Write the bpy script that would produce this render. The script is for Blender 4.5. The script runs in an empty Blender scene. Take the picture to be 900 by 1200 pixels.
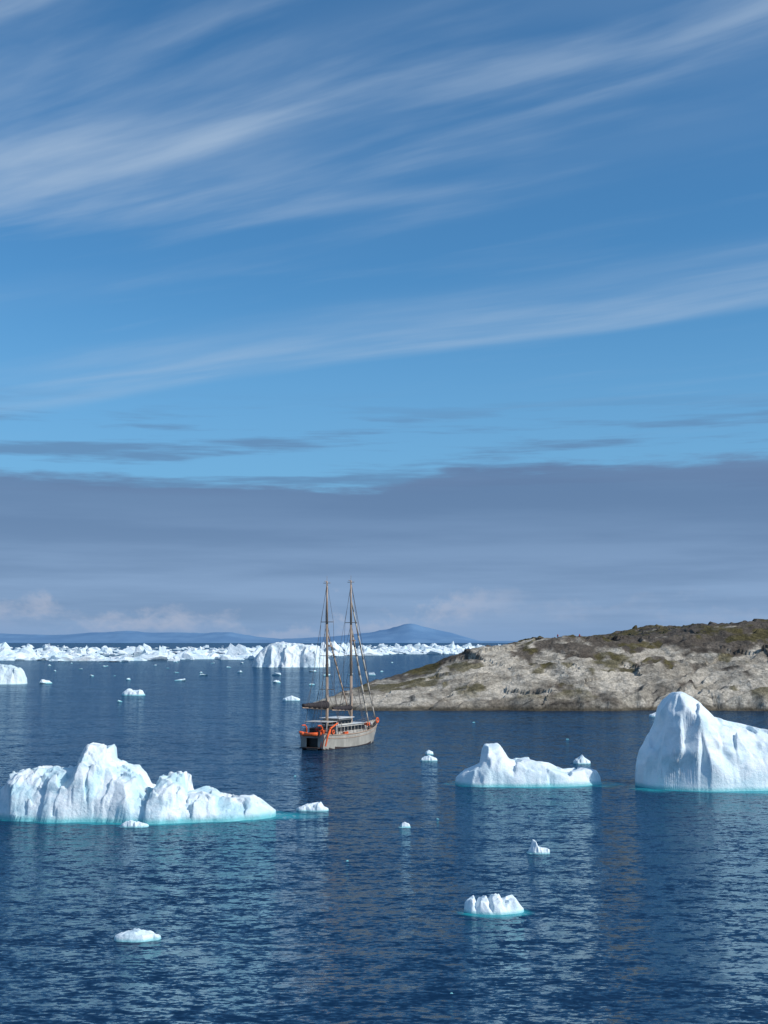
import bpy, bmesh, math, random
import numpy as np
from mathutils import Vector, Matrix

random.seed(7)
rng = np.random.RandomState(11)
scene = bpy.context.scene
col = scene.collection
scene.view_settings.view_transform = 'Standard'
scene.view_settings.look = 'None'
scene.view_settings.exposure = 0

def lin(r, g, b):
    f = lambda c: (c/255/12.92) if c/255 <= 0.04045 else ((c/255+0.055)/1.055)**2.4
    return (f(r), f(g), f(b), 1.0)

# ------------------------------------------------------------------ node helper
class NT:
    def __init__(self, tree):
        self.t = tree
    def n(self, typ, **kw):
        nd = self.t.nodes.new(typ)
        for k, v in kw.items():
            setattr(nd, k, v)
        return nd
    def put(self, sock, v):
        if v is None: return
        if isinstance(v, bpy.types.NodeSocket):
            self.t.links.new(v, sock)
        else:
            sock.default_value = v
    def m(self, op, a, b=None, c=None, clamp=False):
        nd = self.n('ShaderNodeMath', operation=op, use_clamp=clamp)
        for i, v in enumerate((a, b, c)):
            self.put(nd.inputs[i], v)
        return nd.outputs[0]
    def ss(self, v, a, b, lo=0.0, hi=1.0):
        nd = self.n('ShaderNodeMapRange', interpolation_type='SMOOTHSTEP')
        self.put(nd.inputs[0], v)
        self.put(nd.inputs[1], a); self.put(nd.inputs[2], b)
        nd.inputs[3].default_value = lo; nd.inputs[4].default_value = hi
        return nd.outputs[0]
    def vec(self, x, y, z=0.0):
        nd = self.n('ShaderNodeCombineXYZ')
        self.put(nd.inputs[0], x); self.put(nd.inputs[1], y); self.put(nd.inputs[2], z)
        return nd.outputs[0]
    def noise(self, v, scale=1.0, detail=4.0, rough=0.5, dist=0.0, color=False):
        nd = self.n('ShaderNodeTexNoise')
        self.put(nd.inputs['Vector'], v)
        nd.inputs['Scale'].default_value = scale
        nd.inputs['Detail'].default_value = detail
        nd.inputs['Roughness'].default_value = rough
        nd.inputs['Distortion'].default_value = dist
        return nd.outputs['Color'] if color else nd.outputs[0]
    def mix(self, f, a, b, blend='MIX'):
        nd = self.n('ShaderNodeMixRGB', blend_type=blend)
        self.put(nd.inputs[0], f); self.put(nd.inputs[1], a); self.put(nd.inputs[2], b)
        return nd.outputs[0]
    def sep(self, v):
        nd = self.n('ShaderNodeSeparateXYZ')
        self.put(nd.inputs[0], v)
        return nd.outputs
    def vmul(self, v, s):
        nd = self.n('ShaderNodeVectorMath', operation='MULTIPLY')
        self.put(nd.inputs[0], v); nd.inputs[1].default_value = s
        return nd.outputs[0]
    def bump(self, h, strength, dist):
        nd = self.n('ShaderNodeBump')
        nd.inputs['Strength'].default_value = strength
        nd.inputs['Distance'].default_value = dist
        self.put(nd.inputs['Height'], h)
        return nd.outputs[0]

def new_mat(name):
    m = bpy.data.materials.new(name)
    m.use_nodes = True
    b = m.node_tree.nodes['Principled BSDF']
    return m, NT(m.node_tree), b

# ------------------------------------------------------------------ sun + world
SUN_EL, SUN_ROT = 37.0, 114.0
sd = Vector((math.sin(math.radians(SUN_ROT))*math.cos(math.radians(SUN_EL)),
             math.cos(math.radians(SUN_ROT))*math.cos(math.radians(SUN_EL)),
             math.sin(math.radians(SUN_EL))))
sun = bpy.data.lights.new('sun', 'SUN')
sun.energy = 3.7
sun.angle = math.radians(0.5)
sun.color = (1.0, 0.955, 0.89)
so = bpy.data.objects.new('sun', sun)
col.objects.link(so)
so.rotation_euler = (-sd).to_track_quat('-Z', 'Y').to_euler()
so.location = (0, 0, 200)

world = bpy.data.worlds.new("World")
scene.world = world
world.use_nodes = True
wt = world.node_tree
for n_ in list(wt.nodes): wt.nodes.remove(n_)
W = NT(wt)
out = W.n('ShaderNodeOutputWorld')
bg = W.n('ShaderNodeBackground')
STR = 0.1
bg.inputs[1].default_value = STR
wt.links.new(bg.outputs[0], out.inputs[0])
sky = W.n('ShaderNodeTexSky', sky_type='NISHITA')
sky.sun_disc = False
sky.sun_elevation = math.radians(SUN_EL)
sky.sun_rotation = math.radians(SUN_ROT)
sky.air_density = 1.0; sky.dust_density = 0.5; sky.ozone_density = 2.0
tc = W.n('ShaderNodeTexCoord')
nrm = W.n('ShaderNodeVectorMath', operation='NORMALIZE')
wt.links.new(tc.outputs['Generated'], nrm.inputs[0])
x, y, z = W.sep(nrm.outputs[0])[:3]
def cl(r, g, b):
    c = lin(r, g, b)
    return (c[0]/STR, c[1]/STR, c[2]/STR, 1.0)
hl = W.m('SQRT', W.m('ADD', W.m('MULTIPLY', x, x), W.m('MULTIPLY', y, y)))
t = W.m('DIVIDE', z, W.m('MAXIMUM', hl, 0.01))
az = W.m('ARCTAN2', x, y)
skyc = W.mix(1.0, sky.outputs[0], (0.47, 0.97, 1.26, 1), 'MULTIPLY')
# cirrus sheet: streaks lying on a flat high cloud plane
zc = W.m('MAXIMUM', z, 0.04)
px = W.m('DIVIDE', x, zc); py = W.m('DIVIDE', y, zc)
q = W.m('ADD', W.m('MULTIPLY', px, 0.545), W.m('MULTIPLY', py, 0.839))
s = W.m('ADD', W.m('MULTIPLY', px, -0.839), W.m('MULTIPLY', py, 0.545))
wn = W.noise(W.vec(W.m('MULTIPLY', s, 0.5), W.m('MULTIPLY', q, 0.8)), 1.0, 2, 0.5)
qw = W.m('ADD', q, W.m('MULTIPLY', W.m('SUBTRACT', wn, 0.5), 0.35))
st1 = W.noise(W.vec(W.m('MULTIPLY', s, 0.85), W.m('MULTIPLY', qw, 4.0), 3.1), 1.0, 5, 0.48, 0.2)
st2 = W.noise(W.vec(W.m('MULTIPLY', s, 2.6), W.m('MULTIPLY', qw, 11.0), 8.7), 1.0, 5, 0.55)
soft = W.noise(W.vec(W.m('MULTIPLY', s, 0.7), W.m('MULTIPLY', qw, 1.6), 5.5), 1.0, 3, 0.5)
stk = W.m('ADD', W.m('MULTIPLY', st1, 0.84), W.m('MULTIPLY', st2, 0.16))
b1 = W.ss(qw, 2.75, 1.80)
a1 = W.m('MULTIPLY', b1, W.m('ADD', W.m('MULTIPLY', W.ss(stk, 0.42, 0.70), 0.72), W.m('MULTIPLY', W.ss(soft, 0.38, 0.70), 0.34)))
b2 = W.m('MULTIPLY', W.ss(qw, 2.95, 3.60), W.ss(qw, 3.84, 3.66))
a2 = W.m('MULTIPLY', b2, W.m('ADD', 0.22, W.m('MULTIPLY', W.ss(stk, 0.35, 0.62), 0.45)))
a3 = W.m('MULTIPLY', W.ss(stk, 0.52, 0.75), 0.18)
ac = W.m('MULTIPLY', W.m('ADD', W.m('MAXIMUM', a1, a2), a3), 0.70, clamp=True)
ac = W.m('MULTIPLY', ac, W.ss(t, 0.13, 0.22))
c1 = W.mix(ac, skyc, cl(172, 194, 218))
c1 = W.mix(W.ss(t, 0.30, 0.10, 0, 0.55), c1, cl(120, 171, 215))
# stratus bank
ng = W.noise(W.vec(W.m('MULTIPLY', az, 7.0), W.m('MULTIPLY', t, 30.0), 1.3), 1.0, 4, 0.55)
nf = W.noise(W.vec(W.m('MULTIPLY', az, 22.0), W.m('MULTIPLY', t, 170.0), 4.3), 1.0, 5, 0.6)
edge = W.m('ADD', 0.123, W.ss(az, -0.04, 0.08, 0.0, 0.015))
tt = W.m('ADD', t, W.m('ADD', W.m('MULTIPLY', W.m('SUBTRACT', ng, 0.5), 0.034), W.m('MULTIPLY', W.m('SUBTRACT', nf, 0.5), 0.024)))
bank = W.m('SUBTRACT', 1.0, W.ss(W.m('SUBTRACT', tt, edge), -0.006, 0.007))
lens_n = W.noise(W.vec(W.m('MULTIPLY', az, 4.5), W.m('MULTIPLY', t, 58.0), 9.1), 1.0, 5, 0.6)
lw = W.m('MULTIPLY', W.ss(t, 0.20, 0.155), W.ss(t, 0.11, 0.12))
lens = W.m('MULTIPLY', W.ss(lens_n, 0.47, 0.62), W.m('MULTIPLY', lw, 0.75))
c2 = W.mix(lens, c1, cl(98, 134, 174))
bank_n = W.noise(W.vec(W.m('MULTIPLY', az, 3.5), W.m('MULTIPLY', t, 40.0), 2.2), 1.0, 5, 0.55)
bcol = W.mix(W.ss(t, 0.125, 0.02), cl(104, 132, 170), cl(138, 165, 202))
bcol = W.mix(W.ss(bank_n, 0.36, 0.66, 0, 0.45), bcol, cl(92, 119, 158))
c3 = W.mix(W.m('MULTIPLY', bank, 0.92), c2, bcol)
# soft cumulus and haze low on the horizon
cn = W.noise(W.vec(W.m('MULTIPLY', az, 24.0), W.m('MULTIPLY', t, 52.0), 6.6), 1.0, 6, 0.62)
ctop = W.noise(W.vec(W.m('MULTIPLY', az, 11.0), W.m('MULTIPLY', t, 14.0), 2.7), 1.0, 6, 0.62)
cdiff = W.m('SUBTRACT', W.m('MULTIPLY', W.ss(ctop, 0.25, 0.66), 0.048), t)
cum = W.m('MULTIPLY', W.ss(cdiff, -0.003, 0.016), W.ss(cn, 0.22, 0.58))
cum = W.m('MULTIPLY', cum, W.ss(az, 0.12, 0.02, 0.3, 1.0))
ccol = W.mix(W.ss(W.m('SUBTRACT', cdiff, W.m('MULTIPLY', cn, 0.045)), 0.008, -0.020), cl(142, 166, 200), cl(184, 190, 207))
c4 = W.mix(W.m('MULTIPLY', cum, 0.62), c3, ccol)
c4 = W.mix(W.ss(t, 0.020, 0.0, 0, 0.5), c4, cl(124, 158, 200))
wt.links.new(c4, bg.inputs[0])

# ------------------------------------------------------------------ camera
CAM_H = 18.0
cam = bpy.data.cameras.new('camera')
cam.lens = 45; cam.sensor_width = 36; cam.sensor_fit = 'AUTO'
cam.clip_start = 0.5; cam.clip_end = 150000
co = bpy.data.objects.new('camera', cam)
col.objects.link(co)
co.location = (0, 0, CAM_H)
co.rotation_euler = (math.radians(90+5.79), 0, 0)
scene.camera = co

# ------------------------------------------------------------------ numpy noise
def h2(ix, iy, seed):
    v = np.sin(ix*127.1+iy*311.7+seed*74.7)*43758.5453
    return v-np.floor(v)
def vn(x, y, seed=0):
    x = np.asarray(x, float); y = np.asarray(y, float)
    ix = np.floor(x); iy = np.floor(y)
    fx = x-ix; fy = y-iy
    fx = fx*fx*fx*(fx*(fx*6-15)+10); fy = fy*fy*fy*(fy*(fy*6-15)+10)
    a = h2(ix, iy, seed); b = h2(ix+1, iy, seed); c = h2(ix, iy+1, seed); d = h2(ix+1, iy+1, seed)
    return (a*(1-fx)+b*fx)*(1-fy)+(c*(1-fx)+d*fx)*fy
def fbm(x, y, seed=0, o=4, g=0.5):
    s_ = 0; a = 1; tot = 0
    for i in range(o):
        s_ = s_+a*vn(x*2**i+i*17.3, y*2**i-i*9.1, seed+i); tot += a; a *= g
    return s_/tot*2-1
def sst(a, b, v):
    q_ = np.clip((v-a)/(b-a), 0, 1)
    return q_*q_*(3-2*q_)
def cells(X, Y, cell, seed, nmax=600):
    """index of nearest random site for every sample, plus the sites"""
    r = np.random.RandomState(seed)
    x0, x1, y0, y1 = X.min(), X.max(), Y.min(), Y.max()
    n = min(nmax, max(8, int((x1-x0)*(y1-y0)/(cell*cell))))
    sx = r.uniform(x0, x1, n); sy = r.uniform(y0, y1, n)
    best = np.full(X.shape, 1e9); idx = np.zeros(X.shape, int)
    for k in range(n):
        d = (X-sx[k])**2+(Y-sy[k])**2
        m_ = d < best
        best[m_] = d[m_]; idx[m_] = k
    return idx, sx, sy, r
def facets(X, Y, cell, seed, slope=0.5, off=0.5):
    idx, sx, sy, r = cells(X, Y, cell, seed, 500)
    n = len(sx)
    gx_ = r.normal(0, slope, n); gy_ = r.normal(0, slope, n); o_ = r.normal(0, off, n)
    return o_[idx]*cell*0.4+gx_[idx]*(X-sx[idx])+gy_[idx]*(Y-sy[idx])
def blur(Z, n=1):
    for _ in range(n):
        A = np.pad(Z, 1, mode='edge')
        Z = (A[1:-1, 1:-1]*4+2*(A[:-2, 1:-1]+A[2:, 1:-1]+A[1:-1, :-2]+A[1:-1, 2:])+A[:-2, :-2]+A[:-2, 2:]+A[2:, :-2]+A[2:, 2:])/16
    return Z

def mesh_obj(name, V, F, mat=None, smooth=False, parent=None):
    me = bpy.data.meshes.new(name)
    me.from_pydata([tuple(map(float, v)) for v in V], [], [tuple(int(i) for i in f) for f in F])
    me.update()
    if smooth:
        me.polygons.foreach_set('use_smooth', [True]*len(me.polygons))
    if mat: me.materials.append(mat)
    o = bpy.data.objects.new(name, me)
    col.objects.link(o)
    if parent: o.parent = parent
    return o

def grid_faces(ny, nx, mask=None):
    idx = np.arange(ny*nx).reshape(ny, nx)
    F = np.stack([idx[:-1, :-1], idx[:-1, 1:], idx[1:, 1:], idx[1:, :-1]], -1).reshape(-1, 4)
    if mask is not None:
        mm = mask.ravel()
        F = F[mm[F].any(1)]
    return F
def compact(V, F):
    u, inv = np.unique(F.ravel(), return_inverse=True)
    return V[u], inv.reshape(F.shape)

# ------------------------------------------------------------------ materials
def ice_material(name, tint=0.5, scale=1.0, foot=0.35, footamt=0.8, bd=0.3):
    m, N, b = new_mat(name)
    g = N.n('ShaderNodeNewGeometry')
    pos = g.outputs['Position']
    _, _, pz = N.sep(pos)[:3]
    n1 = N.noise(pos, 0.35*scale, 4, 0.6)
    n2 = N.noise(N.vmul(pos, (1.0, 1.0, 2.2)), 1.7*scale, 6, 0.65, 0.4)
    c = N.mix(N.ss(n1, 0.40, 0.68, 0, tint), (0.83, 0.89, 0.92, 1), (0.47, 0.72, 0.81, 1))
    c = N.mix(N.ss(n2, 0.48, 0.72, 0, 0.40), c, (0.58, 0.76, 0.84, 1))
    c = N.mix(N.ss(N.m('ADD', pz, N.m('MULTIPLY', n2, -0.5*foot)), foot, -0.05, 0, footamt), c, (0.12, 0.48, 0.52, 1))
    b.inputs['Roughness'].default_value = 0.5
    b.inputs['Specular IOR Level'].default_value = 0.35
    N.put(b.inputs['Base Color'], c)
    nb = N.noise(pos, 2.4*scale, 8, 0.7, 0.3)
    N.put(b.inputs['Normal'], N.bump(nb, 0.55, bd/scale))
    return m
ice = ice_material('glacier_ice', 0.85, 1.0, 0.60, 0.9)
ice_white = ice_material('snowy_ice', 0.45, 1.0, 0.50, 0.85, 0.24)
ice_small = ice_material('bergy_bit_ice', 0.4, 1.4, 0.20, 0.8, 0.2)
ice_far = ice_material('distant_ice', 0.5, 0.15, 0.4, 0.4)

# ------------------------------------------------------------------ water
m_w, N, b = new_mat('sea_water')
g = N.n('ShaderNodeNewGeometry')
pos = g.outputs['Position']
wx, wy, wz = N.sep(pos)[:3]
def cen(v, k):
    sp = N.n('ShaderNodeVectorMath', operation='SUBTRACT')
    N.put(sp.inputs[0], v); sp.inputs[1].default_value = (0.5, 0.5, 0.5)
    return N.vmul(sp.outputs[0], k)
nA = cen(N.noise(N.vmul(pos, (0.10, 0.22, 1)), 1.0, 2, 0.5, 0.3, color=True), (0.25, 0.36, 0))
nB = cen(N.noise(N.vmul(pos, (0.60, 1.25, 1)), 1.0, 3, 0.6, 0.5, color=True), (0.70, 1.25, 0))
nC = cen(N.noise(N.vmul(pos, (2.2, 4.2, 1)), 1.0, 3, 0.6, 0.5, color=True), (0.90, 1.35, 0))
def vadd(a_, b_):
    q_ = N.n('ShaderNodeVectorMath', operation='ADD'); N.put(q_.inputs[0], a_); N.put(q_.inputs[1], b_); return q_.outputs[0]
tot = vadd(vadd(nA, nB), nC)
patch = N.noise(N.vmul(pos, (0.012, 0.03, 1)), 1.0, 4, 0.55, 0.6)
amp = N.ss(patch, 0.3, 0.7, 0.7, 1.3)
sc = N.n('ShaderNodeVectorMath', operation='SCALE'); N.put(sc.inputs[0], tot); N.put(sc.inputs[3], amp)
fl = N.n('ShaderNodeVectorMath', operation='MULTIPLY'); N.put(fl.inputs[0], sc.outputs[0]); fl.inputs[1].default_value = (1, 1, 0)
up = N.n('ShaderNodeVectorMath', operation='ADD'); N.put(up.inputs[0], fl.outputs[0]); up.inputs[1].default_value = (0, 0, 1)
nn = N.n('ShaderNodeVectorMath', operation='NORMALIZE'); N.put(nn.inputs[0], up.outputs[0])
wcol = N.mix(N.ss(patch, 0.3, 0.7), (0.0035, 0.021, 0.056, 1), (0.006, 0.031, 0.075, 1))
# ice shelves seen through shallow water round the bergs
en = N.noise(N.vmul(pos, (0.25, 0.4, 1)), 1.0, 4, 0.6)
def ell(cx, cy, a_, b_, inner, outer):
    dx = N.m('DIVIDE', N.m('SUBTRACT', wx, cx), a_); dy = N.m('DIVIDE', N.m('SUBTRACT', wy, cy), b_)
    r = N.m('SQRT', N.m('ADD', N.m('MULTIPLY', dx, dx), N.m('MULTIPLY', dy, dy)))
    r = N.m('ADD', r, N.m('MULTIPLY', N.m('SUBTRACT', en, 0.5), 0.5))
    return N.ss(r, outer, inner)
mk = ell(-25.5, 136.3, 14.8, 7.3, 0.90, 1.08)
for e in ((-11.4, 135.5, 5.4, 3.6, 0.3, 1.1), (18.6, 166, 10.6, 5.1, 0.90, 1.08), (27.8, 165, 3.4, 3.4, 0.4, 1.1),
          (33.0, 161, 3.0, 5.4, 0.3, 1.1), (46, 163, 14.8, 7.9, .92, 1.03), (7.4, 87.8, 2.6, 1.7, 0.7, 1.1)):
    mk = N.m('MAXIMUM', mk, ell(*e))
wcol = N.mix(N.m('MULTIPLY', mk, 0.9), wcol, (0.02, 0.30, 0.34, 1))
m_w.node_tree.nodes.remove(b)
dif = N.n('ShaderNodeBsdfDiffuse'); N.put(dif.inputs['Color'], wcol)
glo = N.n('ShaderNodeBsdfGlossy'); glo.inputs['Color'].default_value = (0.72, 0.90, 1.0, 1); glo.inputs['Roughness'].default_value = 0.08
N.put(glo.inputs['Normal'], nn.outputs[0])
fr = N.n('ShaderNodeFresnel'); fr.inputs['IOR'].default_value = 1.33; N.put(fr.inputs['Normal'], nn.outputs[0])
ms = N.n('ShaderNodeMixShader')
N.put(ms.inputs[0], N.m('MINIMUM', N.m('MULTIPLY', fr.outputs[0], 0.85), 0.45))
N.put(ms.inputs[1], dif.outputs[0]); N.put(ms.inputs[2], glo.outputs[0])
mo_ = [n_ for n_ in m_w.node_tree.nodes if n_.type == 'OUTPUT_MATERIAL'][0]
N.put(mo_.inputs[0], ms.outputs[0])
S = 70000
xs = [-S, -8000, -1500, 1500, 8000, S]; ys = [-S, -8000, -500, 1500, 8000, S]
V = [(x_, y_, 0) for y_ in ys for x_ in xs]
mesh_obj('sea_water', V, grid_faces(6, 6), m_w)

# ------------------------------------------------------------------ icebergs
def berg(name, x0, x1, yf, depth, prof, seed, res=0.12, cell=2.4, fa=1.0, p=2.2, sharp=0.65, mat=ice, wobble=0.5,
         micro=0.06, bl=0, hvr=0.18, chisel=0.8, fine=0.35, rough=0.5):
    """glacier ice: a broad form broken into flat fracture faces with small ledges between them"""
    mg = 1.2
    L = x1-x0
    gx = np.arange(x0-mg, x1+mg, res); gy = np.arange(yf-mg, yf+depth+mg, res)
    X, Y = np.meshgrid(gx, gy)
    sc_ = cell
    wxp = fbm(X/sc_/1.2, Y/sc_/1.2, seed+5, 3)*wobble
    tt_ = (X+wxp-x0)/L
    pt = [a[0] for a in prof]; ph = [a[1] for a in prof]
    top = np.interp(tt_, pt, ph)
    te = (X-x0)/L
    half = depth/2*np.sqrt(np.clip(1-np.abs(2*te-1)**3, 0.0004, 1))*(0.9+hvr*fbm(X/4/(sc_/2.4), Y*0, seed+1, 3))
    yc = yf+depth/2+fbm(X/5, Y*0+3, seed+2, 2)*depth*0.08
    wyp = fbm(X/sc_, Y/sc_, seed+9, 4)*wobble
    v = np.abs(Y+wyp-yc)/half
    shp = np.where(v < 1, np.clip(1-v**p, 0, 1)**sharp, -(v-1)*2.2)
    shp = np.where((te < 0) | (te > 1), -1.0, shp)
    env = sst(0.0, 0.45, shp)
    rel = np.clip(top/(max(ph)*0.6), 0.25, 1)
    Z = np.where(shp > 0, top*shp, shp)
    Z = Z+env*rel*rough*sc_*0.35*fbm(X/sc_/1.1, Y/sc_/1.1, seed+31, 3)
    Zs = Z.copy()
    # coarse fracture faces: tangent planes of the form, carried across each cell
    gyv, gxv = np.gradient(blur(Z, 3), res)
    wX = X+fbm(X/sc_*1.5, Y/sc_*1.5, seed+60, 3)*sc_*0.18; wY = Y+fbm(X/sc_*1.5, Y/sc_*1.5, seed+61, 3)*sc_*0.18
    idx, sx, sy, r = cells(wX, wY, cell*0.62, seed+62)
    ix = np.clip(((sx-gx[0])/res).astype(int), 0, len(gx)-1); iy = np.clip(((sy-gy[0])/res).astype(int), 0, len(gy)-1)
    z0 = Z[iy, ix]; g0x = np.clip(gxv[iy, ix], -2.2, 2.2)+r.normal(0, .22*fa, len(sx)); g0y = np.clip(gyv[iy, ix], -2.2, 2.2)+r.normal(0, .22*fa, len(sx))
    z0 = z0+r.normal(0, 0.13*fa*sc_, len(sx))
    Zf = z0[idx]+g0x[idx]*(X-sx[idx])+g0y[idx]*(Y-sy[idx])
    Zf = np.clip(Zf, Zs-0.5*sc_, np.minimum(Zs+0.30*sc_, np.maximum(top*1.04, Zs)))
    Z = Zs+(Zf-Zs)*env*chisel
    Z = Z+env*rel*fine*facets(X+wxp*.3, Y, cell*0.26, seed+21, 0.30, 0.40)
    Z = Z+sst(0, .3, shp)*fbm(X/sc_*3, Y/sc_*3, seed+3, 4)*micro*sc_
    Z = np.where(shp > 0.02, np.maximum(Z, 0.10*min(1, sc_/2)), Z)
    Z = blur(np.maximum(Z, -1.2), bl)
    F = grid_faces(X.shape[0], X.shape[1], Z > -0.7)
    k = np.clip(Z, 0, 3)/3
    Xo = X+fbm(Z/1.3/(sc_/2.4)+X*0.2, Y*0.35, seed+40, 3)*0.25*k*sc_/2.4
    Yo = Y+fbm(X*0.3, Z/1.1/(sc_/2.4)+Y*0.2, seed+41, 3)*0.35*k*sc_/2.4
    P = np.stack([Xo, Yo, Z], -1).reshape(-1, 3)
    P, F = compact(P, F)
    c = P.mean(0); c[2] = 0
    o = mesh_obj(name, P-c, F, mat, True)
    o.location = c.tolist()
    return o

def upx(lst, u0, u1):
    return [((a-u0)/(u1-u0), h) for a, h in lst]

berg('iceberg', -41.3, -11.2, 130, 12.5, upx([(-20, 2.2), (0, 3.2), (8, 4.2), (40, 4.7), (86, 4.8), (89, 6.1), (97, 7.1), (119, 6.9), (123, 5.6), (150, 4.7), (160, 3.9), (166, 2.8), (180, 2.9), (183, 4.1), (212, 4.2), (215, 2.3), (235, 2.7), (260, 2.0), (290, 1.9), (305, 1.1), (320, 0.35)], -20, 320), 3, cell=2.3, fa=1.0, p=2.4, sharp=0.55, micro=.065, wobble=.35, fine=.42, res=.1)
berg('iceberg', 9.0, 27.9, 162, 8.5, upx([(535, .6), (548, 1.6), (566, 2.4), (569, 3.9), (573, 4.8), (588, 4.8), (594, 4.1), (601, 3.0), (625, 3.0), (650, 2.4), (668, 1.6), (690, 1.9), (705, 1.6), (712, .5)], 535, 712), 8, cell=2.6, fa=0.4, p=2.6, sharp=0.5, mat=ice_white, wobble=0.2, micro=.03, bl=1, rough=.2, fine=.18, res=.1)
berg('iceberg', 31.8, 62, 157, 14, upx([(757, 1.6), (762, 3.6), (772, 5.4), (784, 7.0), (788, 9.4), (794, 10.6), (804, 11.3), (824, 11.3), (834, 10.4), (842, 9.2), (852, 8.4), (865, 7.9), (885, 7.5), (905, 7.0), (950, 6), (1000, 4), (1050, 1)], 757, 1050), 15, cell=4.4, fa=0.42, p=2.4, sharp=0.55, mat=ice_white, wobble=0.25, micro=.014, bl=1, hvr=.06, rough=.25, fine=.13, chisel=.85)
berg('iceberg', -95, -39, 905, 45, upx([(295, 4), (305, 10), (315, 15), (325, 17), (345, 16), (365, 15.5), (380, 12), (388, 5)], 295, 388), 21, res=0.6, cell=10, fa=0.6, mat=ice_far, wobble=1.0, p=3, rough=.4)
berg('iceberg', -182, -153.5, 547, 16, [(0, 3), (.3, 8), (.7, 8), (.9, 6.5), (1, 2)], 26, res=0.3, cell=5, fa=0.6, mat=ice_far, wobble=.6, p=3, rough=.3)
berg('iceberg', -88.7, -80.7, 434, 6, [(0, .5), (.3, 2.2), (.5, 1.6), (.8, 1.8), (1, .3)], 27, res=0.15, cell=2, fa=0.5, mat=ice_white)
# growlers
small = [(-15.0, 79.2, 2.9, 1.9, [(0, .15), (.2, .42), (.5, .52), (.8, .4), (1, .12)], .35, 2),
         (7.4, 87.0, 4.1, 2.4, [(0, .4), (.08, .8), (.16, .9), (.20, .45), (.24, .9), (.36, 1.0), (.41, .6), (.46, 1.05), (.58, 1.1), (.63, .75), (.70, .95), (.82, 1.0), (.9, .6), (1, .15)], .8, 1),
         (13.2, 111.4, 2.1, 1.4, [(0, .2), (.2, .5), (.28, 1.1), (.4, 1.0), (.5, .5), (1, .35)], .7, 1),
         (-7.7, 138.9, 3.6, 2.0, [(0, .2), (.3, .6), (.65, .8), (.75, .9), (.85, .4), (1, .2)], .8, 1),
         (2.0, 126.9, 1.3, .9, [(0, .2), (.5, .5), (1, .2)], .6, 1),
         (6.8, 196.6, 2.7, 1.7, [(0, .3), (.5, .8), (1, .3)], .6, 1),
         (7.3, 208, 1.4, 1.2, [(0, .3), (.5, .7), (1, .3)], .6, 1),
         (-24.5, 127.0, 3.0, 1.6, [(0, .15), (.4, .6), (1, .15)], .8, 1),
         (-28.6, 396.8, 5.5, 3.5, [(0, .5), (.5, 1.5), (1, .5)], .6, 1),
         (65.8, 311.6, 3.4, 2.5, [(0, .4), (.5, 1.0), (1, .4)], .6, 1),
         (29.4, 192, 2.6, 2.0, [(0, .3), (.5, 1.3), (.7, .8), (1, .3)], .6, 1)]
for i, (cx, yf, w, d, pr, fa, bl_) in enumerate(small):
    res = max(0.03, w/90)
    berg('ice_chunk', cx-w/2, cx+w/2, yf, d, pr, 50+i*7, res=res, cell=0.75, fa=fa, p=2.4, sharp=0.6, mat=ice_small, wobble=0.10, bl=bl_, rough=.4, fine=.4)

# chunk library for pack ice
def chunk_variants(n, sub):
    vs = []
    for i in range(n):
        bm = bmesh.new()
        bmesh.ops.create_icosphere(bm, subdivisions=sub, radius=1)
        P = np.array([v.co[:] for v in bm.verts]); F = np.array([[v.index for v in f.verts] for f in bm.faces])
        bm.free()
        r = np.random.RandomState(100+i)
        for k in range(9):
            nv = r.normal(size=3); nv[2] *= 0.6; nv /= np.linalg.norm(nv)
            d = r.uniform(0.35, 0.75)
            dd = P@nv-d
            P = P-np.clip(dd, 0, None)[:, None]*nv
        P[:, 2] *= 1+0.9*fbm(P[:, 0]*2.4, P[:, 1]*2.4, 200+i, 3)
        P[:, 2] = np.clip(P[:, 2], -0.15, None)
        vs.append((P, F))
    return vs
def scatter(name, items, vs, mat):
    Vs = []; Fs = []; off = 0
    for (x_, y_, sx, sy, sz) in items:
        P, F = vs[rng.randint(len(vs))]
        a = rng.uniform(0, 6.28)
        R = np.array([[math.cos(a), -math.sin(a)], [math.sin(a), math.cos(a)]])
        Q = P.copy(); Q[:, :2] = Q[:, :2]@R.T
        Q = Q*[sx, sy, sz]+[x_, y_, 0]
        Vs.append(Q); Fs.append(F+off); off += len(P)
    return mesh_obj(name, np.concatenate(Vs), np.concatenate(Fs), mat)
cv = chunk_variants(14, 3)
items = []
def near_edge(a):
    return np.interp(a, [-0.6, -0.30, -0.1, 0.06, 0.3], [1050, 1180, 1350, 1900, 2600])
for i in range(5200):
    a = rng.uniform(-0.55, 0.16)
    e = near_edge(a)*(1+0.12*float(fbm(a*25, 0.0, 71, 3)))
    d = e*(1+rng.exponential(0.55))
    if d > 7000: continue
    clump = float(fbm(a*d/260, d/260, 77, 3))
    if clump < -0.08 and rng.rand() < .8: continue
    k = rng.rand()
    if k < 0.70: w = rng.uniform(3, 13); h = rng.uniform(0.8, 2.6)
    elif k < 0.955: w = rng.uniform(7, 20); h = rng.uniform(2.2, 6)
    else: w = rng.uniform(9, 28); h = rng.uniform(6, 15)
    items.append((math.tan(a)*d, d, w, w*rng.uniform(.4, .9), h))
scatter('pack_ice', items, cv, ice_far)
items = []
for i in range(46):
    a = rng.uniform(-0.34, 0.02); d = rng.uniform(500, 1150)
    w = rng.uniform(.5, 2.4)*(1.6 if rng.rand() < .2 else 1)
    items.append((math.tan(a)*d, d, w, w*.7, w*rng.uniform(.25, .6)))
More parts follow.
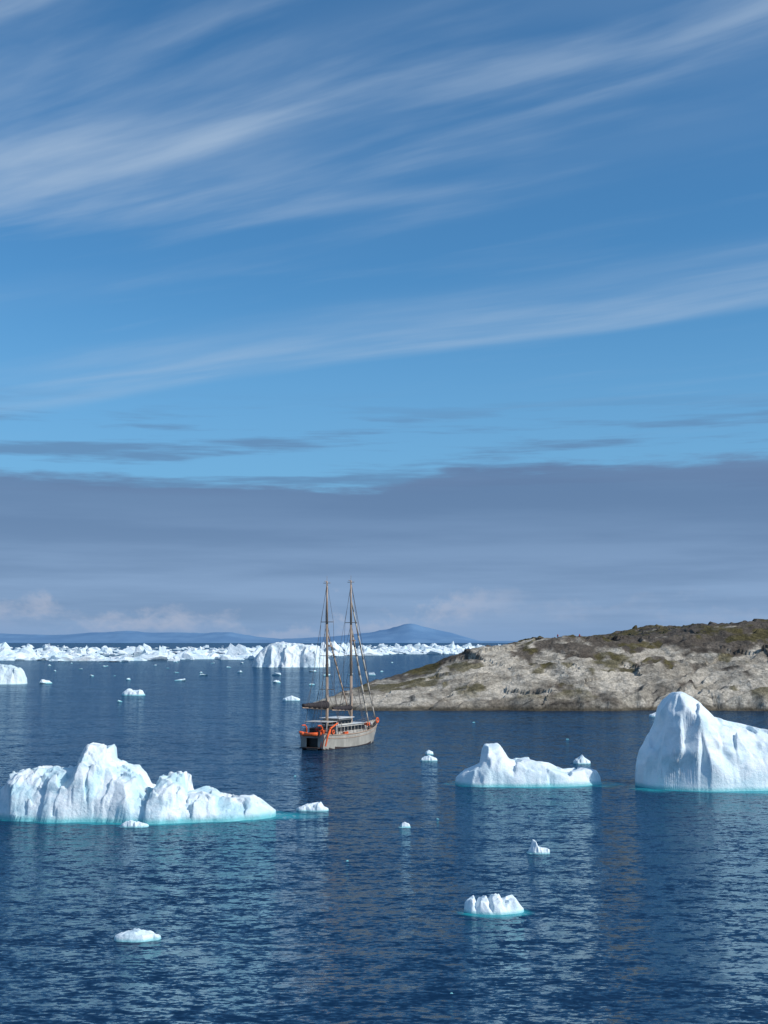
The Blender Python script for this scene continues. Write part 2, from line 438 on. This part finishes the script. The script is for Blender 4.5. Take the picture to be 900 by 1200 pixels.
for (x_, y_, w) in ((-95, 600, 3), (-80, 390, 1.2), (-58, 700, 3.5), (-85, 760, 3), (-12, 175, .3), (3.5, 68, .12), (15, 135, .15), (-3, 108, .15), (5.5, 133, .2), (34, 240, .5), (20, 290, .5)):
    items.append((x_, y_, w, w*.7, w*.4))
scatter('drifting_ice', items, cv, ice_white)

# ------------------------------------------------------------------ rocky peninsula
gx = np.arange(-34, 330, 0.5); gy = np.concatenate([np.arange(328, 470, 0.5), np.arange(470, 760, 3.0)])
X, Y = np.meshgrid(gx, gy)
ridge = np.interp(X, [-22, -20, -17, -10, 0, 14, 26, 43, 57, 86, 100, 115, 129, 170, 240, 330], [0.6, 1.9, 2.6, 3.9, 6.0, 9.8, 13.6, 16.6, 18.4, 18.8, 20.4, 22.6, 24.0, 26, 25, 22])
y0 = 339+5*fbm(X/14, X*0, 300, 4)+np.interp(X, [-24, -21.5, -19, -12, 10], [60, 14, 6, 2, 0])
yb = np.interp(X, [-24, -21, -15, 0, 40, 100, 330], [352, 362, 385, 450, 540, 700, 760])+4*fbm(X/9, X*0, 302, 3)
yy = np.minimum(Y-y0, yb-Y)
prog = np.clip((Y-y0)/92, 0, 1)
prof = 0.13*sst(0, 0.05, prog)+0.87*(prog**0.85)
tipup = np.interp(X, [-22, -10, 5, 20], [2.6, 1.6, 1.15, 1])   # the tip reaches its height sooner
prof = np.minimum(prof*tipup, 1)
bkw = sst(0, 1, (yb-Y)/np.interp(X, [-22, 0, 40], [14, 40, 90]))
H = ridge*prof*bkw
wv = fbm(X/24, Y/60, 310, 4)
s1 = (-X*0.30+Y*0.34+H*1.2)/6.0+wv*2.0
s2 = (-X*0.22+Y*0.40+H)/2.4+fbm(X/12, Y/26, 311, 4)*1.6
saw = lambda s_: (s_-np.floor(s_))
def slab(s_):
    f = saw(s_)
    return np.where(f < 0.8, f/0.8, (1-f)/0.2)
envh = sst(0, 4, yy)*(0.25+0.75*sst(0, 17, ridge))
H = H+envh*(slab(s1)-0.5)*1.2+envh*(slab(s2)-.5)*0.6+envh*fbm(X/14, Y/20, 312, 5)*0.9+envh*fbm(X/2.5, Y/3.5, 313, 4)*0.4
H = H+facets(X, Y, 9, 314, 0.06, 0.07)*envh*0.7
H = np.where(yy > 0, np.maximum(H, 0.15), -0.35*np.abs(yy))
H = np.where(yy > 0, H*sst(-0.5, 2.5, yy)+0.02, H)
H = np.maximum(H, -4)
P = np.stack([X, Y, H], -1).reshape(-1, 3)
F = grid_faces(X.shape[0], X.shape[1], H > -2)
l1 = fbm(X/9, Y/24, 320, 5); l2 = fbm(X/3.0, Y/8, 321, 5)
band = fbm(s1*0.9, X/40, 323, 4)
sp = fbm(s2*1.2, X/16, 322, 4)
hn = H/np.maximum(ridge, 3)
dark = sst(-0.02, 0.28, l1*0.5+l2*0.40+band*0.55+(hn-0.64)*1.05+sst(30, 110, X)*0.20-0.05)
moss = sst(0.10, 0.30, fbm(X/12, Y/20, 330, 4)*0.8+fbm(X/3, Y/7, 331, 3)*0.4+band*.2-0.03+.08*sst(.4, .9, hn))*sst(2.0, 5, H)
lt = np.array([0.47, 0.42, 0.345]); md = np.array([0.26, 0.23, 0.185]); dk = np.array([0.055, 0.041, 0.031]); mo = np.array([0.082, 0.068, 0.018])
C = lt+(md-lt)*sst(-0.25, 0.35, sp)[..., None]*0.9
C = C+(dk-C)*(sst(0.08, 0.45, band*.7+l2*0.5)*0.55)[..., None]
C = C+(dk-C)*(dark*0.86)[..., None]
C = C+(mo-C)*(moss*0.75)[..., None]
f2 = saw(s2); jt = np.exp(-((f2-.92)/.07)**2)*sst(-.3, .2, fbm(X/6, Y/10, 340, 3))
f1_ = saw(s1); jt1 = np.exp(-((f1_-.93)/.07)**2)*sst(-.4, .1, fbm(X/9, Y/14, 341, 3))
C = C*(1-0.7*jt[..., None])*(1-.8*jt1[..., None])
wet = 1-sst(0.4, 1.3, H+0.5*l2)
C = C+(np.array([0.06, 0.048, 0.03])-C)*(wet*0.85)[..., None]
used, inv = np.unique(F.ravel(), return_inverse=True)
Pn = P[used]; Fn = inv.reshape(F.shape); Cn = C.reshape(-1, 3)[used]
m_l, N, b = new_mat('coastal_rock')
at = N.n('ShaderNodeVertexColor', layer_name='Col')
g = N.n('ShaderNodeNewGeometry'); pos = g.outputs['Position']
nf_ = N.noise(N.vmul(pos, (1.4, 0.9, 1.6)), 1.0, 8, 0.7, 0.3)
nf2 = N.noise(N.vmul(pos, (.35, .14, .8)), 1.0, 6, 0.7, 0.6)
mul = N.m('MULTIPLY', N.ss(nf_, 0.3, 0.7, 0.6, 1.35), N.ss(nf2, 0.35, 0.65, 0.72, 1.2))
hv = N.mix(1.0, at.outputs['Color'], N.vec(mul, mul, mul), 'MULTIPLY')
N.put(b.inputs['Base Color'], hv)
b.inputs['Roughness'].default_value = 0.9
b.inputs['Specular IOR Level'].default_value = 0.2
N.put(b.inputs['Normal'], N.bump(nf_, 0.8, 0.5))
lo = mesh_obj('rocky_peninsula', Pn, Fn, m_l, False)
ca = lo.data.color_attributes.new('Col', 'FLOAT_COLOR', 'POINT')
ca.data.foreach_set('color', np.concatenate([Cn, np.ones((len(Cn), 1))], 1).ravel().astype(np.float32))

def ground_z(px_, py_):
    i = int(np.argmin(np.abs(gx-px_))); j = int(np.argmin(np.abs(gy-py_)))
    return float(H[j, i])

# ------------------------------------------------------------------ distant mountains
m_m, N, b = new_mat('mountain_painted_haze')
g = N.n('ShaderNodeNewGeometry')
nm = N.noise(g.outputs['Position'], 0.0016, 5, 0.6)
N.put(b.inputs['Base Color'], N.mix(N.ss(nm, .4, .65), (0.12, 0.23, 0.39, 1), (0.15, 0.27, 0.43, 1)))  # blue of the distance haze is painted into the base colour
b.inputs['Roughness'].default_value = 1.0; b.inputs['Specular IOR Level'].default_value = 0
DM = 22000; k = DM/1500
pu = [-900, -400, -100, 0, 60, 110, 150, 200, 240, 270, 300, 330, 390, 430, 455, 470, 480, 492, 515, 540, 560, 700, 1200, 1800]
pv = [744, 741, 743, 743, 744, 741.5, 739.5, 741.5, 742, 740, 746, 749, 746, 741, 737, 732, 730.5, 733, 739, 745, 751, 751, 746, 742]
gxm = np.arange(-20000, 20000, 60.0); gym = np.arange(DM-1800, DM+1800, 150.0)
Xm, Ym = np.meshgrid(gxm, gym)
tp = 18+(752-np.interp(Xm/k+450, pu, pv))*k
tp = tp*(1+0.14*fbm(Xm/300, Ym/900, 400, 5))
cr = np.clip(1-np.abs(Ym-DM)/1700, -0.1, 1)
Zm = tp*cr + fbm(Xm/700, Ym/500, 401, 4)*40*np.clip(cr, 0, 1)*(1-np.clip(cr, 0, 1))*2
Zm[np.abs(Ym-DM) > 1650] = -60
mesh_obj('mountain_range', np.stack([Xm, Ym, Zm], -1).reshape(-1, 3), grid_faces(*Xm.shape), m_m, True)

# ------------------------------------------------------------------ mesh builder for the ship
class MB:
    def __init__(self): self.v = []; self.f = []
    def tube(self, p0, p1, r0, r1=None, n=8, cap=True):
        r1 = r0 if r1 is None else r1
        p0 = Vector(p0); p1 = Vector(p1); d = (p1-p0).normalized()
        a = d.orthogonal().normalized(); c = d.cross(a)
        o = len(self.v)
        for p, r in ((p0, r0), (p1, r1)):
            for i in range(n):
                th = 2*math.pi*i/n
                self.v.append(tuple(p+(a*math.cos(th)+c*math.sin(th))*r))
        for i in range(n):
            j = (i+1) % n
            self.f.append((o+i, o+j, o+n+j, o+n+i))
        if cap:
            self.f.append(tuple(o+i for i in range(n))[::-1]); self.f.append(tuple(o+n+i for i in range(n)))
    def path(self, pts, radii, n=8):
        for i in range(len(pts)-1):
            self.tube(pts[i], pts[i+1], radii[i], radii[i+1], n)
    def box(self, c, s, taper=1.0, rake=0.0):
        o = len(self.v)
        for sz in (-1, 1):
            k_ = taper if sz > 0 else 1
            for sx, sy in ((-1, -1), (1, -1), (1, 1), (-1, 1)):
                self.v.append((c[0]+sx*s[0]/2*k_+(rake if sz > 0 else 0), c[1]+sy*s[1]/2*k_, c[2]+sz*s[2]/2))
        for f_ in ((0, 3, 2, 1), (4, 5, 6, 7), (0, 1, 5, 4), (1, 2, 6, 5), (2, 3, 7, 6), (3, 0, 4, 7)):
            self.f.append(tuple(o+i for i in f_))
    def torus(self, c, R, r, ax='x', n=20, m=8):
        o = len(self.v)
        for i in range(n):
            th = 2*math.pi*i/n
            for j in range(m):
                ph = 2*math.pi*j/m
                a_ = (R+r*math.cos(ph))*math.cos(th); b_ = (R+r*math.cos(ph))*math.sin(th); w_ = r*math.sin(ph)
                p = (w_, a_, b_) if ax == 'x' else (a_, w_, b_)
                self.v.append((c[0]+p[0], c[1]+p[1], c[2]+p[2]))
        for i in range(n):
            for j in range(m):
                self.f.append((o+i*m+j, o+((i+1) % n)*m+j, o+((i+1) % n)*m+(j+1) % m, o+i*m+(j+1) % m))
    def make(self, name, mat, parent, bevel=0, smooth=False):
        ob = mesh_obj(name, self.v, [list(f) for f in self.f], None, smooth, parent)
        ob.data.materials.append(mat)
        if bevel:
            md_ = ob.modifiers.new('bevel', 'BEVEL'); md_.width = bevel; md_.segments = 2
        return ob
def paint(name, c, rough=0.5, var=0.25, sc=1.2, metal=0.0):
    m, N, b = new_mat(name)
    tcn = N.n('ShaderNodeTexCoord')
    n1 = N.noise(N.vmul(tcn.outputs['Object'], (1, 1, .5)), sc, 6, 0.65)
    d = tuple(v*(1-var) for v in c)+(1,); l = tuple(min(1, v*(1+var*.6)) for v in c)+(1,)
    N.put(b.inputs['Base Color'], N.mix(N.ss(n1, .35, .65), d, l))
    b.inputs['Roughness'].default_value = rough
    b.inputs['Metallic'].default_value = metal
    return m
M_hull = paint('weathered_grey_hull_paint', (0.37, 0.345, 0.30), 0.6, 0.22, 0.8)
M_boot = paint('dark_antifouling', (0.05, 0.032, 0.028), 0.6)
M_deck = paint('teak_deck', (0.24, 0.17, 0.11), 0.7)
M_house = paint('grey_white_paint', (0.52, 0.49, 0.44), 0.5, 0.12)
M_dark = paint('dark_interior', (0.02, 0.018, 0.016), 0.5)
M_glass = paint('dark_glass', (0.015, 0.02, 0.025), 0.08, 0.1)
M_or = paint('safety_orange', (0.85, 0.13, 0.025), 0.5, 0.15)
M_mast = paint('varnished_mast', (0.42, 0.30, 0.215), 0.45, 0.15)
M_wire = paint('rigging_wire', (0.11, 0.085, 0.075), 0.5)
M_sail = paint('dark_sail_cover', (0.035, 0.028, 0.03), 0.85)
M_cream = paint('furled_canvas', (0.52, 0.46, 0.38), 0.85)
M_white = paint('white_gelcoat', (0.72, 0.72, 0.70), 0.4, .05)

ship = bpy.data.objects.new('sailing_ship', None)
col.objects.link(ship)
ship.empty_display_size = 2
# stations: x, half-beam at deck, half-beam at waterline, gunwale z, keel z
ST = [(-11.2, 2.35, 1.9, 2.75, -0.1), (-10.5, 2.55, 2.15, 2.62, -.7), (-8.5, 2.85, 2.6, 2.42, -1.5), (-5, 3.05, 2.9, 2.30, -2), (-1, 3.1, 2.95, 2.3, -2.1), (3, 2.95, 2.65, 2.5, -2.1),
      (6, 2.5, 1.95, 2.8, -1.9), (8.2, 1.85, 1.1, 3.15, -1.5), (9.8, 1.1, 0.4, 3.45, -.8), (10.8, 0.5, 0.06, 3.7, 0.4), (11.5, 0.07, 0.03, 3.9, 2.4)]
def st_at(xq):
    a = np.array(ST)
    return [float(np.interp(xq, a[:, 0], a[:, i])) for i in range(1, 5)]
xsn = np.linspace(-11.2, 11.5, 60)
def smooth_st(xq):
    w = [0.25, 0.5, 0.25]; acc = np.zeros(4)
    for wi, dx in zip(w, (-0.7, 0, 0.7)):
        acc += wi*np.array(st_at(min(11.5, max(-11.2, xq+dx))))
    return acc
hvl = []; nrow = 11
for xq in xsn:
    bd, bw, zg, zk = smooth_st(xq)
    pts = []
    for i in range(nrow):
        f = i/(nrow-1)
        zz = zk+(zg-zk)*f
        if zz < 0:
            wv_ = bw*math.sqrt(max(0, 1-(zz/min(zk, -0.01))**2))
        else:
            g_ = zz/max(zg, .1)
            wv_ = bw+(bd-bw)*g_**1.2
        if zk > 0: wv_ = bd*f**1.3
        pts.append((xq-(0.35*(1-f) if xq > 9 else 0), wv_, zz))
    hvl.append(pts)
for side, nm_ in ((1, 'hull_port'), (-1, 'hull_starboard')):
    V = [(p[0], p[1]*side, p[2]) for r in hvl for p in r]
    Fh = [(i*nrow+j, (i+1)*nrow+j, (i+1)*nrow+j+1, i*nrow+j+1) for i in range(len(xsn)-1) for j in range(nrow-1)]
    if side > 0: Fh = [f[::-1] for f in Fh]
    ho = mesh_obj(nm_, V, Fh, M_hull, True, ship)
    ho.data.materials.append(M_boot)
    for pgn in ho.data.polygons:
        if pgn.center.z < 0.22: pgn.material_index = 1
    sm = ho.modifiers.new('thick', 'SOLIDIFY'); sm.thickness = 0.10; sm.offset = -1
dv = []
for xq in xsn:
    bd, bw, zg, zk = smooth_st(xq)
    dv += [(xq, -bd+.08, zg-0.55), (xq, bd-.08, zg-0.55)]
mesh_obj('deck', dv, [(2*i, 2*i+2, 2*i+3, 2*i+1) for i in range(len(xsn)-1)], M_deck, False, ship)
bd, bw, zg, zk = smooth_st(-11.2)
mb = MB(); mb.box((-11.12, 0, 2.35), (0.14, 2*bd-.06, .8)); mb.box((-11.12, 1.65, 1.1), (.14, 1.1, 1.68)); mb.box((-11.12, -1.65, 1.1), (.14, 1.1, 1.68)); mb.box((-11.12, 0, 0.2), (.14, 2.18, .4))
mb.make('transom', M_hull, ship, .02)
mb = MB(); mb.box((-10.4, 0, 1.15), (.1, 2.3, 1.7)); mb.make('stern_recess_shade', M_dark, ship)  # near-black panel stands in for the shade inside the transom opening
mb = MB(); mb.box((-11.76, 0, 0.38), (1.1, 3.6, .14)); mb.make('swim_platform', M_boot, ship, .03)
mb = MB()
for sgn in (-1, 1):
    for off, r_ in ((-0.02, .09), (-.62, .06)):
        pts = []
        for xq in xsn[::2]:
            bd, bw, zg, zk = smooth_st(xq)
            zz = zg+off; g_ = zz/zg
            pts.append((xq, sgn*(bw+(bd-bw)*g_**1.2+.03), zz))
        mb.path(pts, [r_]*len(pts), 6)
mb.make('gunwale_rail', M_mast, ship)
mb = MB(); mb.box((-1.2, 0, 2.75), (10.0, 3.9, 2.0), .95); mb.box((-3.0, 0, 4.32), (4.8, 3.4, 1.05), .9, .15); mb.box((4.9, 0, 2.6), (1.8, 2.6, 1.1), .9)
mb.make('deckhouse', M_house, ship, .06)
mb = MB(); mb.box((-2.9, 0, 4.95), (5.6, 3.8, .12)); mb.box((-1.2, 0, 3.79), (10.4, 4.15, .05)); mb.make('deckhouse_roof', M_white, ship, .02)
mb = MB()
for sgn in (-1, 1):
    for i in range(8):
        mb.box((-5.4+i*1.2, sgn*1.93, 3.12), (.95, .06, .72))
    for i in range(4):
        mb.box((-4.7+i*1.12, sgn*1.645, 4.3), (.98, .08, .66))
for i in range(3):
    mb.box((-5.42, -1.1+i*1.1, 4.3), (.10, .9, .62)); mb.box((-.55, -1.1+i*1.1, 4.3), (.14, .9, .62))
mb.make('windows', M_glass, ship)
mb = MB(); mb.box((-8.3, 0, 4.55), (3.6, 4.6, .10)); mb.make('aft_awning', M_house, ship, .03)
mb = MB(); mb.box((-8.0, 0.2, 2.75), (2.6, 3.2, 1.5), .95); mb.make('cockpit_shelter', M_dark, ship, .05)
mb = MB()
for px_ in (-9.9, -6.7):
    for py_ in (-2.1, 2.1):
        mb.tube((px_, py_, 1.9), (px_, py_, 4.5), .05)
mb.make('awning_posts', M_white, ship)
mb = MB()
for sgn in (-1, 1):
    prev = None
    for xq in np.linspace(-11.0, 11.1, 19):
        bd, bw, zg, zk = smooth_st(xq)
        p = Vector((xq, sgn*(bd-.06), zg))
        mb.tube(p, p+Vector((0, 0, .75)), .03, n=5)
        if prev is not None:
            for hh in (.4, .75): mb.tube(prev+Vector((0, 0, hh)), p+Vector((0, 0, hh)), .022, n=5)
        prev = p
for hh in (.4, .75): mb.tube((-11.0, -2.3, 2.75+hh), (-11.0, 2.3, 2.75+hh), .025, n=5)
mb.make('railings', M_wire, ship)
# masts
MZ, FM = -6.3, 2.1
mb = MB()
mast_tops = {MZ: 28.4, FM: 28.9}
for mx in (MZ, FM):
    tpz = mast_tops[mx]
    pts = [(mx, 0, 1.6), (mx-.05, 0, 12), (mx-.12, 0, 21), (mx-.2, 0, tpz)]
    mb.path(pts, [.27, .25, .20, .13], 10)
mb.make('masts', M_mast, ship, 0, True)
mb = MB()
for mx in (MZ, FM):
    for zz, w in ((9.8, 1.5), (15.5, 1.45), (21.3, 1.25)):
        mb.tube((mx-.1, -w, zz+.1), (mx-.1, w, zz+.1), .06, n=6)
    mb.tube((mx-.2, -.7, mast_tops[mx]-.3), (mx-.2, .7, mast_tops[mx]-.3), .05, n=6)
    mb.tube((mx-.2, 0, mast_tops[mx]), (mx-.2, 0, mast_tops[mx]+.9), .03, n=5)
    mb.tube((mx-.5, .3, mast_tops[mx]), (mx+.1, .3, mast_tops[mx]+.05), .05, n=5)
mb.box((FM+.45, 0, 18.2), (.5, 1.0, .25)); mb.box((MZ+.45, 0, 17.3), (.4, .9, .25))
mb.make('spreaders_and_masthead', M_mast, ship)
mb = MB(); R = .028
for mx in (MZ, FM):
    tz = mast_tops[mx]
    for sgn in (-1, 1):
        for dx, zz in ((-.9, 21.2), (-.3, tz-.4), (.5, 15.4), (1.0, 9.8)):
            xb = mx+dx; bd, bw, zg, zk = smooth_st(xb)
            base = (xb, sgn*(bd-.05), zg)
            if zz > 18:
                mb.tube((mx-.12, 0, zz), (mx-.1, sgn*1.25, 21.4) if zz > 22 else (mx-.1, sgn*1.45, 15.6), R, n=5)
                if zz > 22: mb.tube((mx-.1, sgn*1.25, 21.4), (mx-.1, sgn*1.45, 15.6), R, n=5)
                mb.tube((mx-.1, sgn*1.45, 15.6), (mx-.1, sgn*1.5, 9.9), R, n=5)
                mb.tube((mx-.1, sgn*1.5, 9.9), base, R, n=5)
            else:
                mb.tube((mx-.1, 0, zz), base, R, n=5)
mb.tube((FM-.2, 0, 28.7), (11.3, 0, 3.9), .04, n=5)
mb.tube((MZ-.2, 0, 28.0), (-11.1, -1.6, 2.8), .035, n=5); mb.tube((MZ-.2, 0, 28.0), (-11.1, 1.6, 2.8), .035, n=5)
mb.tube((FM-.2, 0, 27.6), (MZ, 0, 5.0), .025, n=5)
mb.tube((MZ-.2, 0, 21), (FM+.1, 0, 4.2), .025, n=5)
mb.tube((MZ-.15, 0, 19), (-13.2, 0, 7.6), .022, n=5); mb.tube((FM-.15, 0, 19), (-4.2, 0, 6.7), .022, n=5)
mb.make('rigging', M_wire, ship)
mb = MB()
def furl(a, b, r):
    a = Vector(a); b = Vector(b); n_ = 10
    pts = [a.lerp(b, i/n_) for i in range(n_+1)]
    mb.path(pts, [r*(.35+.65*math.sin(math.pi*min(1, .12+.75*i/n_))) for i in range(n_+1)], 8)
furl((FM-.1, 0, 25.5), (10.9, 0, 4.2), .16)
furl((FM, 0, 20.5), (8.4, 0, 3.6), .18)
mb.make('furled_headsails', M_cream, ship, 0, True)
mb = MB()
furl((MZ+.1, 0, 19.5), (FM-.6, 0, 5.2), .13)
mb.make('furled_staysail', M_mast, ship, 0, True)
mb = MB()
mb.tube((MZ-.2, 0, 6.7), (-13.9, 0.3, 7.1), .13, .1); mb.tube((FM-.2, 0, 6.0), (-4.6, 0, 6.3), .12, .1)
mb.make('booms', M_mast, ship)
mb = MB()
def stow(a, b, r):
    a = Vector(a); b = Vector(b); n_ = 16
    pts = [a.lerp(b, i/n_)+Vector((0, 0, .05*math.sin(i*2.1))) for i in range(n_+1)]
    mb.path(pts, [r*(1.15-.7*i/n_)*(1+.12*math.sin(i*1.7)) for i in range(n_+1)], 9)
stow((MZ-.3, 0, 7.25), (-13.6, .3, 7.45), .62)
stow((FM-.3, 0, 6.4), (-4.3, 0, 6.55), .42)
mb.make('stowed_sails', M_sail, ship, 0, True)
mb = MB()
for yy_ in (-1.9, 1.2):
    mb.path([(-10.9, yy_, 2.3), (-11.0, yy_, 3.7), (-11.5, yy_, 4.1), (-12.5, yy_, 4.1)], [.10]*4, 6)
mb.path([(-9.6, -2.45, 2.2), (-9.6, -2.6, 3.5), (-7.4, -2.75, 4.3)], [.17, .16, .12], 8)
mb.path([(-9.6, -2.6, 3.4), (-11.0, -2.9, 2.2), (-11.4, -2.75, .7)], [.15, .14, .14], 8)
mb.make('davits', M_or, ship)
tend = MB()
for yy_ in (-.62, .62):
    tend.path([(-12.1+yy_, -1.9, 2.75), (-12.1+yy_, 0.6, 2.6), (-12.1+yy_*.75, 1.3, 2.72), (-12.1, 1.9, 3.0)], [.27, .27, .25, .15], 10)
tend.tube((-12.7, -1.6, 2.65), (-11.5, -1.6, 2.65), .22)
tend.make('tender_tubes', M_or, ship, 0, True)
mb = MB(); mb.box((-12.1, -.5, 2.5), (1.0, 2.6, .22)); mb.box((-12.1, -1.95, 2.9), (.35, .35, .65)); mb.make('tender_floor', M_boot, ship, .04)
mb = MB()
mb.torus((-11.15, -1.9, 3.1), .3, .1, 'x'); mb.torus((-9.2, -2.95, 2.95), .3, .1, 'y'); mb.torus((8.9, -1.6, 3.9), .40, .14, 'y')
mb.box((-9.9, -1.2, 2.9), (.7, .9, .6)); mb.box((6.6, -.6, 3.3), (1.0, 1.0, .6)); mb.box((-4.2, -2.5, 2.35), (1.4, .35, .7))
mb.tube((-11.3, -2.15, .5), (-10.9, -2.3, 2.6), .08); mb.tube((-11.3, -1.75, .5), (-10.9, -1.9, 2.6), .08)
mb.make('safety_gear', M_or, ship, .04)
mb = MB()
mb.tube((-.2, .9, 3.85), (-.2, .9, 4.4), .4, .35, 12); mb.tube((1.9, .8, 3.9), (3.3, .8, 3.9), .35, .35, 12); mb.box((7.6, 0, 2.95), (.8, .8, .6)); mb.box((9.4, 0, 3.2), (.5, .4, .5))
mb.make('liferaft_and_winch', M_white, ship, .03)
mb = MB()
mb.box((-9.3, 1.1, 2.4), (1.3, .9, .8)); mb.box((3.4, -.9, 2.4), (.8, .7, 1.0)); mb.box((6.2, .9, 2.6), (.9, .5, .6))
mb.make('deck_gear', M_sail, ship, .05)
ship.location = (-6.8, 227.0, 0)
ship.rotation_euler = (0, 0, math.radians(90-28))

# ------------------------------------------------------------------ people
M_skin = paint('skin', (0.45, 0.28, 0.20), 0.6, .05)
M_hair = paint('dark_hair', (0.03, 0.02, 0.015), 0.7)
M_trs = paint('dark_trousers', (0.03, 0.035, 0.05), 0.8)
M_red = paint('red_jacket', (0.5, 0.05, 0.03), 0.8)
M_blk = paint('black_jacket', (0.03, 0.03, 0.035), 0.8)
def person(loc, yaw, jacket, parent=None, step=0.12, arm=0.15, name='person'):
    J = [((0, 0, .95), .14), ((0, 0, 1.12), .13), ((0, 0, 1.33), .165), ((0, 0, 1.47), .09), ((0, .01, 1.55), .065), ((0, .02, 1.66), .105), ((0, .02, 1.74), .085)]
    E = [(0, 1), (1, 2), (2, 3), (3, 4), (4, 5), (5, 6)]
    for sg in (-1, 1):
        o_ = len(J)
        J += [((sg*.18, 0, 1.40), .075), ((sg*.25, -.02, 1.14), .052), ((sg*.24, arm, .92), .04), ((sg*.23, arm+.03, .82), .035)]
        E += [(3, o_), (o_, o_+1), (o_+1, o_+2), (o_+2, o_+3)]
        o_ = len(J)
        J += [((sg*.10, 0, .86), .10), ((sg*.11, sg*step+.03, .48), .07), ((sg*.11, sg*step*1.6, .09), .05), ((sg*.12, sg*step*1.6+.17, .04), .04)]
        E += [(0, o_), (o_, o_+1), (o_+1, o_+2), (o_+2, o_+3)]
    me = bpy.data.meshes.new(name+'_skel')
    me.from_pydata([j[0] for j in J], E, [])
    ob = bpy.data.objects.new(name+'_skel', me); col.objects.link(ob)
    sk = ob.modifiers.new('skin', 'SKIN')
    for i, j in enumerate(J):
        me.skin_vertices[0].data[i].radius = (j[1], j[1]*.85)
        me.skin_vertices[0].data[i].use_root = (i == 0)
    sb = ob.modifiers.new('sub', 'SUBSURF'); sb.levels = 2
    dg = bpy.context.evaluated_depsgraph_get(); dg.update()
    nm2 = bpy.data.meshes.new_from_object(ob.evaluated_get(dg))
    bpy.data.objects.remove(ob)
    p = bpy.data.objects.new(name, nm2); col.objects.link(p)
    nm2.materials.clear()
    for m__ in (jacket, M_trs, M_skin, M_hair): nm2.materials.append(m__)
    for pg in nm2.polygons:
        c = pg.center; pg.use_smooth = True
        if c.z > 1.72 or (c.z > 1.58 and c.y < -.01): pg.material_index = 3
        elif c.z > 1.53 or (abs(c.x) > .19 and c.z < .89): pg.material_index = 2
        elif c.z < .93: pg.material_index = 1
        else: pg.material_index = 0
    p.location = loc; p.rotation_euler = (0, 0, yaw)
    if parent: p.parent = parent
    return p
for px_, py_, yw, jk in ((58.5, 433, 2.6, M_red), (66.0, 434, 3.0, M_red)):
    person((px_, py_, ground_z(px_, py_)), yw, jk)
person((-10.2, 1.7, 2.08), 1.2, M_blk, ship, name='crew_member')
person((-10.0, -0.2, 2.08), -1.4, M_red, ship, name='crew_member')
person((5.0, -1.9, 2.0), .4, M_blk, ship, name='crew_member')
